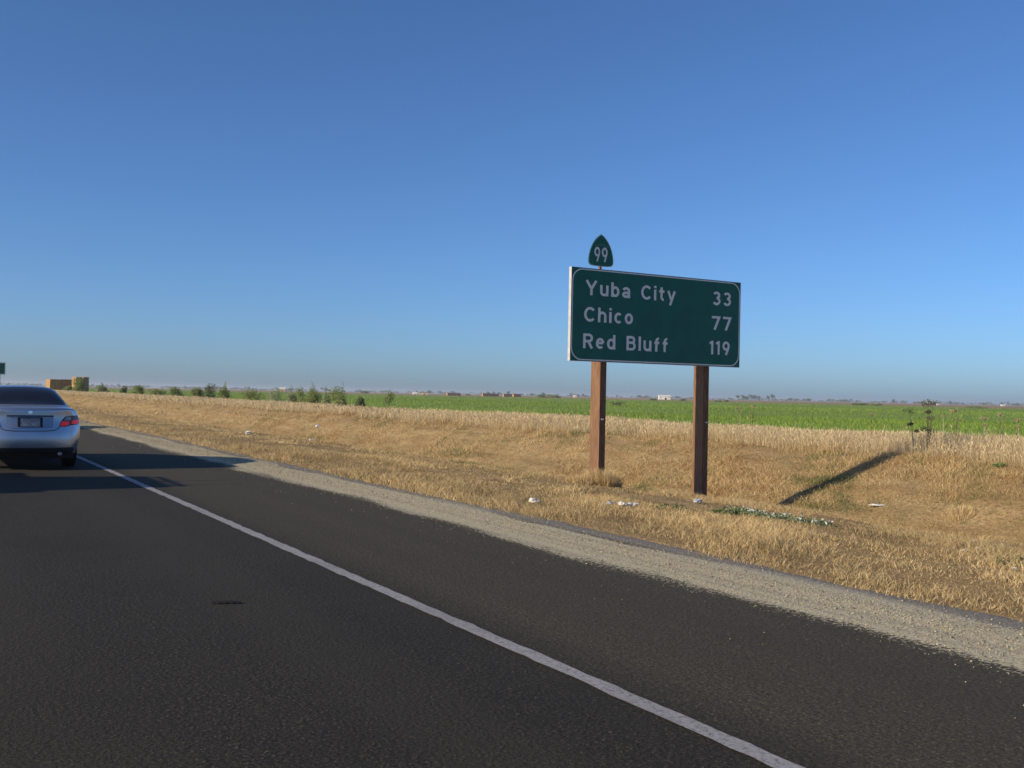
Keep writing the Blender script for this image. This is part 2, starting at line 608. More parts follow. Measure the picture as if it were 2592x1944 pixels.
# tall pale wild oats on the bank top
parts = []
for (y0, y1, dens, ws) in ((4, 26, 520, .75), (26, 45, 300, 1.1), (45, 85, 120, 2.0), (85, 180, 40, 4.2), (180, 480, 10, 9)):
    x, y = scatter(19.75, 28.0, y0, y1, dens)
    ed = .35 * fbm(x * 0 + 3, y * .9) + .2 * fbm(x * 0 + 9, y * 3.1)
    keep = (x > 20.0 + .45 * ed) & (x < 1.9 * y + 3) & (rng.uniform(0, 1, len(x)) < np.clip(.75 + .35 * fbm(x * 1.3, y * 1.3 + 2), .2, 1))
    x, y = x[keep], y[keep]
    n = len(x)
    big = fbm(x * .5 + 5, y * .42)
    h = rng.uniform(.28, .50, n) * (1 + .17 * np.clip(big, -1, 1.2))
    h *= np.clip(.62 + (x - 19.9) * .40, .55, 1.0)
    tall = rng.uniform(0, 1, n) < .02
    h[tall] *= rng.uniform(1.2, 1.55, int(tall.sum()))
    tint = pick(n, [(.62, .505, .305), (.55, .425, .24), (.67, .565, .375), (.46, .34, .18), (.32, .27, .14)], [4, 3, 2, 1.2, .5])
    bz = vz(x, y) - .02
    lean = rng.normal(0, .11, (n, 2)) + np.array([-.09, .0])
    lean *= (h / .5)[:, None]
    b = np.stack([x, y, bz], 1)
    parts.append(blades(b, h, rng.uniform(.005, .009, n) * ws, lean, tint))
    # drooping seed heads near the tips
    k = rng.uniform(0, 1, n) < .55
    hb = b[k] + np.concatenate([lean[k], h[k][:, None]], 1) * .88
    m_ = int(k.sum())
    parts.append(blades(hb, rng.uniform(.03, .10, m_), rng.uniform(.010, .020, m_) * ws, rng.normal(0, .05, (m_, 2)), tint[k] * 1.08))
v, f, t = join_raw(parts)
tag(raw_mesh('tall_grass', v, f, DRY, t), 'tall pale straw coloured dry grass along the bank top', 'grass', kind='stuff')

# rice plants
parts = []
for (r1, r2, n, hh) in ((28, 60, 70000, .30), (60, 130, 60000, .30), (130, 330, 40000, .32), (330, 800, 22000, .36)):
    az = rng.uniform(R(-2), R(66), n)
    rr = np.sqrt(rng.uniform(r1 * r1, r2 * r2, n))
    x, y = rr * np.sin(az), rr * np.cos(az)
    far = 430 + (760 - y) * .3
    k = (x > 30.6) & (x < np.minimum(far, 560)) & (y < 1040 - np.clip(x - 60, 0, 999) * .78)
    x, y, rr = x[k], y[k], rr[k]
    n = len(x)
    h = rng.uniform(.6, 1.1, n) * hh
    w = .010 * np.maximum(1, rr / 30) * rng.uniform(.7, 1.5, n)
    tint = pick(n, [(.205, .30, .05), (.19, .28, .045), (.23, .32, .06), (.165, .25, .04)], [3, 3, 2, 1])
    dk = fbm(x * .07, y * .05) + .5 * fbm(x * .2 + 5, y * .13)
    tint *= (1 + .10 * np.clip(dk, -1, 1))[:, None]
    parts.append(blades(np.stack([x, y, np.full(n, -.61)], 1), h, w, rng.normal(0, .09, (n, 2)), tint))
v, f, t = join_raw(parts)
tag(raw_mesh('rice_crop', v, f, GREEN, t), 'bright green crop filling the wide flat field', 'crop', kind='stuff')

# gravel scattered along the outer shoulder
n = 42000
y = 2.0 + 58 * rng.uniform(0, 1, n) ** 1.5
x = rng.normal(5.88, .27, n)
lone = rng.uniform(0, 1, n) < .006
x[lone] = rng.uniform(4.3, 5.5, int(lone.sum()))
k = (x > 3.0) & (x < 6.5)
x, y = x[k], y[k]
n = len(x)
r = rng.uniform(.002, .0062, n) * (1 + .7 * (rng.uniform(0, 1, n) < .03)) * np.clip(.9 + y / 45, 1, 2)
octv = np.array([(1, 0, 0), (0, 1, 0), (-1, 0, 0), (0, -1, 0), (0, 0, .8), (0, 0, -.4)], float)
octf = np.array([(0, 1, 4), (1, 2, 4), (2, 3, 4), (3, 0, 4), (1, 0, 5), (2, 1, 5), (3, 2, 5), (0, 3, 5)])
jit = rng.uniform(.6, 1.4, (n, 6, 3))
v = octv[None] * jit * r[:, None, None] + np.stack([x, y, .006 + r * .25], 1)[:, None, :]
f = (octf[None] + (np.arange(n) * 6)[:, None, None]).reshape(-1, 3)
gcol = pick(n, [(.45, .39, .25), (.33, .285, .185), (.54, .47, .33), (.09, .085, .075)], [3, 3, 1, 2.2])
GRAV = blade_mat('gravel', 0.0, .9)
tag(raw_mesh('gravel', v.reshape(-1, 3), f, GRAV, np.repeat(gcol, 6, 0)), 'loose tan gravel along the outer shoulder edge', 'gravel', kind='stuff')


# ------------------------------------------------------------------ the distance sign
def arc(cx, cy, rx, ry, a0, a1, n=18):
    return [(cx + rx * math.cos(R(a0 + (a1 - a0) * i / n)), cy + ry * math.sin(R(a0 + (a1 - a0) * i / n))) for i in range(n + 1)]


GL = {
    'Y': (.84, [[(.08, 1), (.42, .44)], [(.76, 1), (.42, .44)], [(.42, .5), (.42, 0)]]),
    'u': (.60, [[(.085, .75)] + arc(.3, .28, .215, .2, 180, 360), [(.515, .75), (.515, 0)]]),
    'b': (.60, [[(.085, 1), (.085, 0)], arc(.3, .375, .215, .29, 0, 360, 28)]),
    'a': (.60, [arc(.3, .50, .205, .165, 165, 0) + [(.505, 0)], arc(.285, .225, .20, .14, 0, 360, 24)]),
    'C': (.78, [arc(.42, .5, .335, .415, 42, 318, 30)]),
    'i': (.17, [[(.085, .75), (.085, 0)], [(.085, 1.02), (.085, .86)]]),
    't': (.46, [[(.2, .95), (.2, .26)] + arc(.36, .26, .16, .175, 180, 280, 10), [(.02, .665), (.42, .665)]]),
    'y': (.64, [[(.07, .75), (.33, .03)], [(.57, .75), (.21, -.27)]]),
    'h': (.60, [[(.085, 1), (.085, 0)], arc(.3, .44, .215, .225, 180, 0) + [(.515, 0)]]),
    'c': (.56, [arc(.3, .375, .215, .29, 48, 312, 24)]),
    'o': (.60, [arc(.3, .375, .215, .29, 0, 360, 28)]),
    'R': (.70, [[(.085, 1), (.085, 0)], [(.085, .915), (.40, .915)] + arc(.40, .70, .2, .215, 90, -90) + [(.085, .485)], [(.36, .485), (.62, 0)]]),
    'e': (.60, [[(.13, .40), (.515, .40)], arc(.3, .375, .215, .29, 5, 315, 26)]),
    'd': (.60, [[(.515, 1), (.515, 0)], arc(.3, .375, .215, .29, 0, 360, 28)]),
    'B': (.70, [[(.085, 1), (.085, 0)], [(.085, .915), (.38, .915)] + arc(.38, .725, .18, .19, 90, -90) + [(.085, .535)],
                [(.38, .535)] + arc(.40, .31, .2, .225, 90, -90) + [(.085, .085)]]),
    'l': (.17, [[(.085, 1), (.085, 0)]]),
    'f': (.44, [[(.18, 0), (.18, .74)] + arc(.34, .74, .16, .175, 180, 80, 10), [(.02, .62), (.40, .62)]]),
    '3': (.64, [arc(.32, .725, .205, .19, 155, -90), arc(.32, .31, .23, .225, 90, -155)]),
    '7': (.62, [[(.03, .915), (.56, .915), (.24, 0)]]),
    '1': (.34, [[(.02, .79), (.22, .92)], [(.235, 1), (.235, 0)]]),
    '9': (.64, [arc(.32, .66, .22, .255, 0, 360, 28), [(.54, .66), (.52, .52), (.31, 0)]]),
    ' ': (.42, []),
}


def ribbon(pts, w):
    n = len(pts)
    closed = n > 3 and abs(pts[0][0] - pts[-1][0]) < 1e-6 and abs(pts[0][1] - pts[-1][1]) < 1e-6
    L, Rr = [], []
    for i in range(n):
        if closed:
            a, b = pts[i - 1] if i else pts[-2], pts[i + 1] if i < n - 1 else pts[1]
        else:
            a, b = pts[max(0, i - 1)], pts[min(n - 1, i + 1)]
        p = pts[i]
        d1 = Vector((p[0] - a[0], p[1] - a[1]))
        d2 = Vector((b[0] - p[0], b[1] - p[1]))
        if d1.length < 1e-9:
            d1 = d2
        if d2.length < 1e-9:
            d2 = d1
        d1.normalize()
        d2.normalize()
        nn = Vector((-(d1.y + d2.y), d1.x + d2.x)).normalized()
        k = min(2.2, 1 / max(.3, nn.dot(Vector((-d1.y, d1.x)))))
        L.append((p[0] + nn.x * w / 2 * k, p[1] + nn.y * w / 2 * k))
        Rr.append((p[0] - nn.x * w / 2 * k, p[1] - nn.y * w / 2 * k))
    return L, Rr


def lettering(name, text, x0, x1, zb, cap, m, parent, y=-.0025, sp=.2, w=.175):
    """monoline characters on the plane y, from x0 to x1, baseline zb; each character a part, each stroke a hair prouder"""
    total = sum(GL[ch][0] + sp for ch in text) - sp
    sx = (x1 - x0) / total
    adv = 0
    for ch in text:
        a, st = GL[ch]
        mb = MB()
        for k, s_ in enumerate(st):
            L, Rr = ribbon([(p[0] + adv, p[1]) for p in s_], w)
            n = len(L)
            yy = y - .0006 * k
            vs = [(x0 + p[0] * sx, yy, zb + p[1] * cap) for p in L] + [(x0 + p[0] * sx, yy, zb + p[1] * cap) for p in Rr]
            mb.add(vs, [(i, i + 1, n + i + 1, n + i) for i in range(n - 1)])
        if st:
            mb.build(name, m, parent, fix=False)
        adv += a + sp


def flat_ring(name, outer, inner, y, m, parent):
    n = len(outer)
    mb = MB()
    mb.add([(p[0], y, p[1]) for p in outer] + [(p[0], y, p[1]) for p in inner],
           [(i, (i + 1) % n, n + (i + 1) % n, n + i) for i in range(n)])
    return mb.build(name, m, parent, fix=False)


def rrect(x0, x1, z0, z1, r, n=8):
    pts = []
    for cx, cz, a in ((x1 - r, z1 - r, 0), (x0 + r, z1 - r, 90), (x0 + r, z0 + r, 180), (x1 - r, z0 + r, 270)):
        pts += arc(cx, cz, r, r, a, a + 90, n)
    return pts


SY = 16.37
PLx, PRx, PBz, PTz = 10.83, 15.09, 2.15, 3.925
sign = empty('distance_sign', (12.6, SY, float(vz(12.6, SY))))
tag(sign, 'large green highway distance sign listing Yuba City, Chico and Red Bluff on brown posts', 'road sign')
oz = sign.location.z


def loc(x, y, z):
    return (x - 12.6, y, z - oz)


W2 = PRx - PLx
mb = MB()
mb.box(((PLx + PRx) / 2 - 12.6, .035, (PBz + PTz) / 2 - oz), (W2, .07, PTz - PBz))
panel = mb.build('panel', M_signgreen, sign, bevel=.004)
# aluminium edge channel round the panel
fr = MB()
e = .006
fr.box((PLx - e / 2 - 12.6 - .001, .038, (PBz + PTz) / 2 - oz), (e, .080, PTz - PBz + .014))
fr.box((PRx + e / 2 - 12.6 + .001, .038, (PBz + PTz) / 2 - oz), (e, .080, PTz - PBz + .014))
fr.box(((PLx + PRx) / 2 - 12.6, .038, PTz + e / 2 - oz + .001), (W2, .080, e))
fr.box(((PLx + PRx) / 2 - 12.6, .038, PBz - e / 2 - oz - .001), (W2, .080, e))
for zz in (PBz + .4, PBz + 1.35):
    fr.box(((PLx + PRx) / 2 - 12.6, .092, zz - oz), (W2 - .2, .04, .08))
fr.build('edge_frame', M_alu, sign)
x0, x1, z0, z1 = PLx - 12.6, PRx - 12.6, PBz - oz, PTz - oz
flat_ring('border', rrect(x0 + .012, x1 - .012, z0 + .012, z1 - .012, .235), rrect(x0 + .034, x1 - .034, z0 + .034, z1 - .034, .215), -.0018, M_signwhite, panel)
for txt, num, a, b, c, d, zb in (('Yuba City', '33', 11.15, 13.35, 14.325, 14.83, 3.415), ('Chico', '77', 11.13, 12.29, 14.305, 14.84, 2.905), ('Red Bluff', '119', 11.12, 13.18, 14.265, 14.82, 2.392)):
    lettering('letter', txt, a - 12.6, b - 12.6, zb - oz, .283, M_signwhite, panel)
    lettering('numeral', num, c - 12.6, d - 12.6, zb - oz, .283, M_signwhite, panel)
for xp, mz, mx in ((11.69, 1.03, .0), (14.30, .98, .03)):
    g = float(vz(xp, SY + .25))
    mb = MB()
    mb.box((xp - 12.6, .274, (PTz - .1 + g - .4) / 2 - oz), (.15, .313, PTz - .1 - g + .4))
    post = mb.build('post', M_post, sign, bevel=.006)
    mb = MB()
    mb.box((xp - 12.6 + mx, .1145, mz - oz), (.055, .006, .028))
    mb.build('marker_plate', M_marker, post)

# route shield on its own little stub
sxc, szb = 11.50, PTz + .055
SH, SW = .63, .295
half = [(0, SH), (.065, .588), (.14, .515), (.20, .425), (.247, .325), (.276, .215), (.288, .13), (.286, .075), (.27, .038), (.235, .016), (.16, .006), (0, 0)]
sc_ = SW / .288
outl = [(x * sc_, z) for x, z in half] + [(-x * sc_, z) for x, z in reversed(half[1:-1])]


def inset(k):
    return [(x * (1 - k / .28), .27 + (z - .27) * (1 - k / .30)) for x, z in outl]


mb = MB()
n = len(outl)
ox, ozz = sxc - 12.6, szb - oz
vs = [(ox + x, .0, ozz + z) for x, z in outl] + [(ox + x, .012, ozz + z) for x, z in outl]
mb.add(vs, [tuple(range(n)), tuple(reversed(range(n, 2 * n)))] + [(i, (i + 1) % n, n + (i + 1) % n, n + i) for i in range(n)])
shield = mb.build('route_shield', M_signgreen, sign)
flat_ring('shield_border', [(ox + x, ozz + z) for x, z in inset(.003)], [(ox + x, ozz + z) for x, z in inset(.012)], -.0015, M_signwhite, shield)
lettering('numeral', '99', ox - .165, ox + .155, ozz + .095, .285, M_signwhite, shield, sp=.14, w=.15)
cu = bpy.data.curves.new('state_name', 'FONT')
cu.body = 'CALIFORNIA'
cu.size = .056
cu.align_x = 'CENTER'
to = bpy.data.objects.new('state_name_text', cu)
col.objects.link(to)
dg = bpy.context.evaluated_depsgraph_get()
tme = bpy.data.meshes.new_from_object(to.evaluated_get(dg))
bpy.data.objects.remove(to)
for vv in tme.vertices:
    x_, z_ = vv.co.x, vv.co.y
    vv.co = (ox + x_ * .98, -.0025, ozz + .405 + z_ - x_ * x_ * 1.4)
tme.materials.clear()
link('state_name', tme, pm('faded_legend', (.16, .25, .26), (.10, .19, .2), 30, .5), shield)
mb = MB()
mb.box((ox, .03, PTz + .05 - oz), (.045, .045, .26))
mb.build('shield_stub', M_post, sign)

# smaller green sign further along the verge, cut by the frame
pA = at_depth(14, 918, 124)
pB = at_depth(14, 948, 124)
s2 = empty('roadside_sign', (pA.x - 1.2, pA.y, 0))
tag(s2, 'small green roadside sign on a thin post beyond the silver sedan', 'road sign')
mb = MB()
mb.box((0, 0, (pA.z + pB.z) / 2), (2.4, .05, pA.z - pB.z))
p2 = mb.build('panel', M_signgreen, s2, bevel=.004)
flat_ring('border', rrect(-1.18, 1.18, pB.z + .02, pA.z - .02, .14), rrect(-1.13, 1.13, pB.z + .07, pA.z - .07, .1), -.029, M_signwhite, p2)
for xx in (-.62, .62):
    g = float(vz(pA.x - 1.2 + xx, pA.y))
    mb = MB()
    mb.box((xx, .09, (pB.z + .3 + g - .3) / 2), (.12, .12, pB.z + .3 - g + .3))
    mb.build('post', M_post, s2)


# ------------------------------------------------------------------ cars
def patch(name, poly, bvh, axis, m, parent, off=.006, step=.03, thick=.0, side=1):
    """outline (a, z) cast along an axis on to a body surface and laid just proud of it"""
    dense = []
    n = len(poly)
    for i in range(n):
        a, b = Vector(poly[i]), Vector(poly[(i + 1) % n])
        k = max(1, int((b - a).length / step))
        dense += [a.lerp(b, j / k) for j in range(k)]
    xs_ = [p.x for p in dense]
    zs_ = [p.y for p in dense]
    pts = list(dense)
    nb = len(dense)
    gx = np.arange(min(xs_) + step / 2, max(xs_), step)
    gz = np.arange(min(zs_) + step / 2, max(zs_), step)
    pts += [Vector((a, b)) for a in gx for b in gz]
    vo, _, fo, _, _, _ = delaunay_2d_cdt(pts, [(i, (i + 1) % nb) for i in range(nb)], [list(range(nb))], 1, 1e-5)
    out, ok = [], []
    for p in vo:
        if axis == 'y':
            o, d = Vector((p.x, -3 if side > 0 else 9, p.y)), Vector((0, side, 0))
        elif axis == 'x':
            o, d = Vector((side * 3, p.x, p.y)), Vector((-side, 0, 0))
        else:
            o, d = Vector((p.x, p.y, 4)), Vector((0, 0, -1))
        hit, nrm, _, _ = bvh.ray_cast(o, d)
        if hit is None:
            out.append(Vector((0, 0, 0)))
            ok.append(False)
        else:
            if nrm.dot(d) > 0:
                nrm = -nrm
            out.append(hit + nrm * off)
            ok.append(True)
    good = [f_ for f_ in fo if all(ok[i] for i in f_)]
    used = sorted({i for f_ in good for i in f_})
    ix = {i: k for k, i in enumerate(used)}
    mb = MB()
    mb.add([out[i] for i in used], [tuple(ix[i] for i in f_) for f_ in good])
    return mb.build(name, m, parent, smooth=True)


CW, CH = .865, 1.475      # half width, height


def make_sedan():
    root = empty('sedan')

    def yprof(z):
        return float(np.interp(z, [.2, .30, .40, .56, .66, .72, .98, 1.06, 1.12], [.12, .05, .015, .0, .035, .075, .105, .075, .12]))

    def plan(x):
        return .30 * (abs(x) / CW) ** 4.5

    def section(y, zb, zs, zc, hwb, hw, hws, roof=None, prof=None):
        bot = [(0, zb), (hwb * .4, zb), (hwb * .75, zb), (hwb * .96, zb + .01)]
        sd_ = [(hwb, zb + .06), (hw, zb + .32), (hw * .995, zs - .22), (hws, zs - .03)]
        if roof:
            zr, hr = roof
            top = [(hws - .045, zs + .012), (hr, zr - .07), (hr * .72, zr - .018), (0, zr)]
        else:
            top = [(hws - .06, zs + .005), (hws * .74, zc - .012), (hws * .42, zc - .003), (0, zc)]
        pts = bot + sd_ + top
        return [(x, (y if prof is None else prof(x, z)), z) for x, z in pts]

    rear = lambda x, z: yprof(z) + plan(x)
    front = lambda x, z: 4.78 - float(np.interp(z, [.2, .35, .55, .7, .8], [.1, .02, .0, .06, .22])) - plan(x) * 1.7
    S_ = [
        section(0, .27, 1.06, 1.095, .70, .815, .735, prof=rear),
        section(.42, .24, 1.06, 1.105, .79, CW - .01, .775),
        section(.72, .22, 1.055, 1.105, .82, CW, .785),
        section(.92, .20, 1.05, 1.12, .83, CW, .79, roof=(1.16, .68)),
        section(1.25, .20, 1.04, 1.2, .84, CW, .80, roof=(1.335, .61)),
        section(1.62, .20, 1.03, 1.2, .85, CW, .805, roof=(1.455, .585)),
        section(2.15, .20, 1.01, 1.2, .85, CW, .81, roof=(CH, .60)),
        section(2.75, .20, .99, 1.2, .85, CW, .81, roof=(CH - .015, .60)),
        section(3.10, .20, .98, 1.2, .85, CW, .805, roof=(1.375, .61)),
        section(3.55, .20, .96, 1.2, .84, CW, .80, roof=(1.12, .67)),
        section(3.80, .21, .93, .985, .83, CW, .78),
        section(4.25, .22, .86, .91, .80, CW - .01, .75),
        section(0, .24, .70, .76, .68, .78, .68, prof=front),
    ]
    half = len(S_[0])
    ring = lambda s_: [p for p in s_] + [(-p[0], p[1], p[2]) for p in reversed(s_[1:-1])]
    vs, fs = [], []
    for s_ in S_:
        vs += ring(s_)
    m_ = 2 * half - 2
    for i in range(len(S_) - 1):
        for k in range(m_):
            k2 = (k + 1) % m_
            fs.append((i * m_ + k, i * m_ + k2, i * m_ + m_ + k2, i * m_ + m_ + k))
    # end caps: rows follow the side points 3..8, columns run in to the centre line
    for idx, prof in ((0, rear), (len(S_) - 1, front)):
        s_ = S_[idx]
        for sg in (1, -1):
            rows = []
            for r_ in range(3, 9):
                p = s_[r_]
                if r_ == 8:
                    cols_ = [s_[8], s_[9], s_[10], s_[11]]
                elif r_ == 3:
                    cols_ = [s_[3], s_[2], s_[1], s_[0]]
                else:
                    cols_ = [p] + [(p[0] * k, prof(p[0] * k, p[2]), p[2]) for k in (.78, .42, 0)]
                o = len(vs)
                vs += [(sg * q[0], q[1], q[2]) for q in cols_]
                rows.append(o)
            for a, b in zip(rows, rows[1:]):
                for c_ in range(3):
                    fs.append((a + c_, a + c_ + 1, b + c_ + 1, b + c_))
    me = bpy.data.meshes.new('body')
    me.from_pydata(vs, [], fs)
    bm = bmesh.new()
    bm.from_mesh(me)
    bmesh.ops.remove_doubles(bm, verts=bm.verts, dist=1e-4)
    bmesh.ops.recalc_face_normals(bm, faces=bm.faces)
    bm.to_mesh(me)
    bm.free()
    body = link('body', me, M_silver, root, True)
    md = body.modifiers.new('s', 'SUBSURF')
    md.levels = md.render_levels = 3
    dg = bpy.context.evaluated_depsgraph_get()
    me2 = bpy.data.meshes.new_from_object(body.evaluated_get(dg))
    body.modifiers.clear()
    body.data = me2
    me2.polygons.foreach_set('use_smooth', [True] * len(me2.polygons))
    bm = bmesh.new()
    bm.from_mesh(me2)
    bvh = BVHTree.FromBMesh(bm)
    # glass
    patch('rear_window', [(-.66, 1.125), (.66, 1.125), (.635, 1.20), (.565, 1.345), (.50, 1.405), (.30, 1.422), (0, 1.427), (-.30, 1.422), (-.50, 1.405), (-.565, 1.345), (-.635, 1.20)], bvh, 'y', M_glass, body)
    patch('windscreen', [(-.62, 1.03), (.62, 1.03), (.54, 1.36), (0, 1.385), (-.54, 1.36)], bvh, 'y', M_glass, body, side=-1)
    for sg in (1, -1):
        patch('side_window', [(1.15, 1.085), (2.2, 1.06), (2.2, 1.38), (1.75, 1.37), (1.45, 1.29)], bvh, 'x', M_glass, body, side=sg)
        patch('side_window', [(2.28, 1.06), (3.3, 1.03), (2.85, 1.35), (2.28, 1.38)], bvh, 'x', M_glass, body, side=sg)
        fl = lambda pl: [(sg * a, b) for a, b in (pl if sg > 0 else reversed(pl))]
        # tail lamps: smoked housing with a clear upper window and two red lenses
        tl = patch('tail_lamp', fl([(.455, .755), (.50, .86), (.555, .925), (.64, .945), (.775, .945), (.80, .90), (.805, .80), (.77, .785), (.66, .775), (.56, .752)]), bvh, 'y', M_lampdark, root, .006)
        patch('red_lens', fl([(.470, .765), (.505, .845), (.62, .840), (.625, .79), (.56, .766)]), bvh, 'y', M_lampred, tl, .012)
        patch('red_lens', fl([(.655, .80), (.665, .862), (.79, .872), (.795, .805), (.72, .792)]), bvh, 'y', M_lampred, tl, .012)
        patch('clear_lens', fl([(.535, .862), (.575, .918), (.66, .925), (.645, .862)]), bvh, 'y', M_lampclear, tl, .012)
        patch('head_lamp', fl([(.42, .62), (.44, .70), (.62, .73), (.70, .70), (.66, .60)]), bvh, 'y', M_lampclear, root, .006, side=-1)
        # door seams and handles
        for ya in (1.05, 2.24, 3.35):
            patch('door_seam', [(ya, .36), (ya + .012, .36), (ya + .012, 1.0), (ya, 1.0)], bvh, 'x', M_black, body, .002, side=sg)
        for ya in (1.35, 2.45):
            patch('door_handle', [(ya, .86), (ya + .2, .86), (ya + .2, .89), (ya, .89)], bvh, 'x', M_chrome, body, .012, side=sg)
        mb = MB()
        mb.box((sg * .875, 3.05, 1.03), (.15, .10, .12))
        mb.build('wing_mirror', M_silver, root, bevel=.03, smooth=True)
    # boot lid: plate recess, garnish, seams
    rec = patch('plate_recess', [(-.36, .755), (-.30, .725), (.30, .725), (.36, .755), (.37, .90), (.355, .93), (-.355, .93), (-.37, .90)], bvh, 'y',
                pm('recess_paint', (.27, .34, .46), (.25, .32, .43), 3, .35, metal=.4), body, .004)
    patch('garnish', [(-.37, .925), (.37, .925), (.36, .948), (-.36, .948)], bvh, 'y', M_black, body, .010)
    patch('plate_shadow_box', [(-.195, .745), (.195, .745), (.195, .915), (-.195, .915)], bvh, 'y', M_black, rec, .008)
    pl = patch('licence_plate', [(-.152, .755), (.152, .755), (.152, .895), (-.152, .895)], bvh, 'y', M_plate, body, .016)
    em = patch('emblem', [(.035 * math.cos(a / 12 * 2 * math.pi), 1.0 + .026 * math.sin(a / 12 * 2 * math.pi)) for a in range(12)], bvh, 'y', M_chrome, body, .008, step=.02)
    seam = [(-.47, .735), (-.40, .690), (-.25, .674), (.25, .674), (.40, .690), (.47, .735), (.462, .745), (.395, .701), (.25, .686), (-.25, .686), (-.395, .701), (-.462, .745)]
    patch('boot_seam', seam, bvh, 'y', M_black, body, .002, step=.02)
    patch('bumper_valance', [(-.66, .285), (.66, .285), (.72, .33), (.70, .395), (-.70, .395), (-.72, .33)], bvh, 'y', M_black, body, .005)
    patch('grille', [(-.45, .52), (.45, .52), (.40, .66), (-.40, .66)], bvh, 'y', M_black, body, .006, side=-1)
    bm.free()
    # underbody, exhaust, wheels
    mb = MB()
    mb.box((0, 2.4, .25), (1.50, 4.0, .13))
    mb.box((.0, .62, .29), (1.20, .7, .16))
    mb.build('underbody', M_black, root)
    mb = MB()
    mb.tube([(.48, .04, .285), (.48, .5, .285)], .032, 10)
    mb.build('exhaust_tip', M_rim, root, smooth=True)
    for (wx, wy) in ((.735, 1.02), (-.735, 1.02), (.735, 3.80), (-.735, 3.80)):
        prof = [(.20, .098), (.27, .108), (.315, .100), (.330, .075), (.334, 0), (.330, -.075), (.315, -.100), (.27, -.108), (.20, -.098)]
        vs, fs, N = [], [], 28
        for k in range(N):
            a = 2 * math.pi * k / N
            vs += [(wx + q, wy + r_ * math.cos(a), .334 + r_ * math.sin(a)) for r_, q in prof]
        P_ = len(prof)
        for k in range(N):
            k2 = (k + 1) % N
            for j in range(P_):
                j2 = (j + 1) % P_
                fs.append((k * P_ + j, k * P_ + j2, k2 * P_ + j2, k2 * P_ + j))
        mb = MB()
        mb.add(vs, fs)
        ty = mb.build('wheel', M_rubber, root, smooth=True)
        sg = 1 if wx > 0 else -1
        mb = MB()
        mb.tube([(wx + sg * .03, wy, .334), (wx + sg * .075, wy, .334)], [.20, .198], 24)
        for k in range(5):
            a = 2 * math.pi * k / 5
            mb.tube([(wx + sg * .085, wy + .03 * math.cos(a), .334 + .03 * math.sin(a)), (wx + sg * .082, wy + .185 * math.cos(a), .334 + .185 * math.sin(a))], .026, 6)
        mb.build('rim', M_rim, ty)
        # dark wheel arch lip
        arch = [(wy + .385 * math.cos(R(a)), .334 + .385 * math.sin(R(a))) for a in range(-8, 189, 14)] + [(wy + .33 * math.cos(R(a)), .334 + .33 * math.sin(R(a))) for a in range(188, -9, -14)]
        patch('wheel_arch', arch, bvh, 'x', M_black, body, .003, side=sg)
    return root


car = make_sedan()
car.location = (1.825, 19.35, .004)
tag(car, 'silver blue sedan driving in the lane with its red tail lamps showing', 'car', 'silver sedans driving in the right lane')
car2 = copy_tree(car)
car2.location = (1.88, 37.6, .004)
tag(car2, 'silver sedan further ahead, hidden behind the other sedan', 'car')


def make_jeep():
    """short boxy off-roader in the left lane, outside the frame; its shadow crosses the lane"""
    root = empty('off_road_car')
    W = .86
    mb = MB()
    mb.box((0, 1.70, .80), (2 * W, 3.35, .60))
    mb.build('body', M_truck, root, bevel=.05)
    mb = MB()
    vs = []
    for z, y0, y1, w in ((1.08, .06, 2.55, W - .03), (1.76, .12, 2.15, W - .10)):
        vs += [(-w, y0, z), (w, y0, z), (w, y1, z), (-w, y1, z)]
    mb.add(vs, [(3, 2, 1, 0), (4, 5, 6, 7), (0, 1, 5, 4), (1, 2, 6, 5), (2, 3, 7, 6), (3, 0, 4, 7)])
    cab = mb.build('cabin', M_truck, root, bevel=.04)
    for sg in (1, -1):
        q = lambda y, z: (sg * (W - .03 - (z - 1.08) / .68 * .07 + .004), y, z)
        for ya, yb, yc in ((.25, 1.1, 1.1), (1.2, 2.25, 2.05)):
            mb = MB()
            mb.add([q(ya, 1.17), q(yb, 1.17), q(yc, 1.64), q(ya, 1.64)], [(0, 1, 2, 3)])
            mb.build('side_window', M_glass, cab)
        for yy in (.72, 2.72):
            mb = MB()
            mb.tube([(sg * (W - .20), yy, .37), (sg * (W + .02), yy, .37)], .37, 24)
            wh = mb.build('wheel', M_rubber, root, bevel=.03)
            mb = MB()
            mb.tube([(sg * (W + .01), yy, .37), (sg * (W + .045), yy, .37)], .2, 18)
            mb.build('rim', M_rim, wh)
        mb = MB()
        mb.box((sg * .74, .01, .92), (.14, .05, .26))
        mb.build('tail_lamp', M_lampred, root, bevel=.01)
        mb = MB()
        mb.tube([(sg * .66, .18, 1.83), (sg * .66, 2.05, 1.83)], .025, 8)
        rail = mb.build('rack_rail', M_galv, root)
        for yy in (.45, 1.15):
            mb = MB()
            mb.tube([(sg * .66, yy, 1.74), (sg * .62, yy, 2.34)], [.035, .014], 8)
            mb.build('rack_post', M_galv, rail)
    mb = MB()
    mb.box((0, .0, .52), (1.6, .12, .16))
    mb.build('bumper', M_black, root, bevel=.02)
    mb = MB()
    mb.tube([(.1, -.16, .98), (.1, .04, .98)], .34, 24)
    mb.build('spare_wheel', M_rubber, root, bevel=.03)
    return root


jeep = make_jeep()
jeep.location = (-2.15, 15.75, 0)
tag(jeep, 'white boxy off-road car with a roof rack passing in the left lane', 'car')


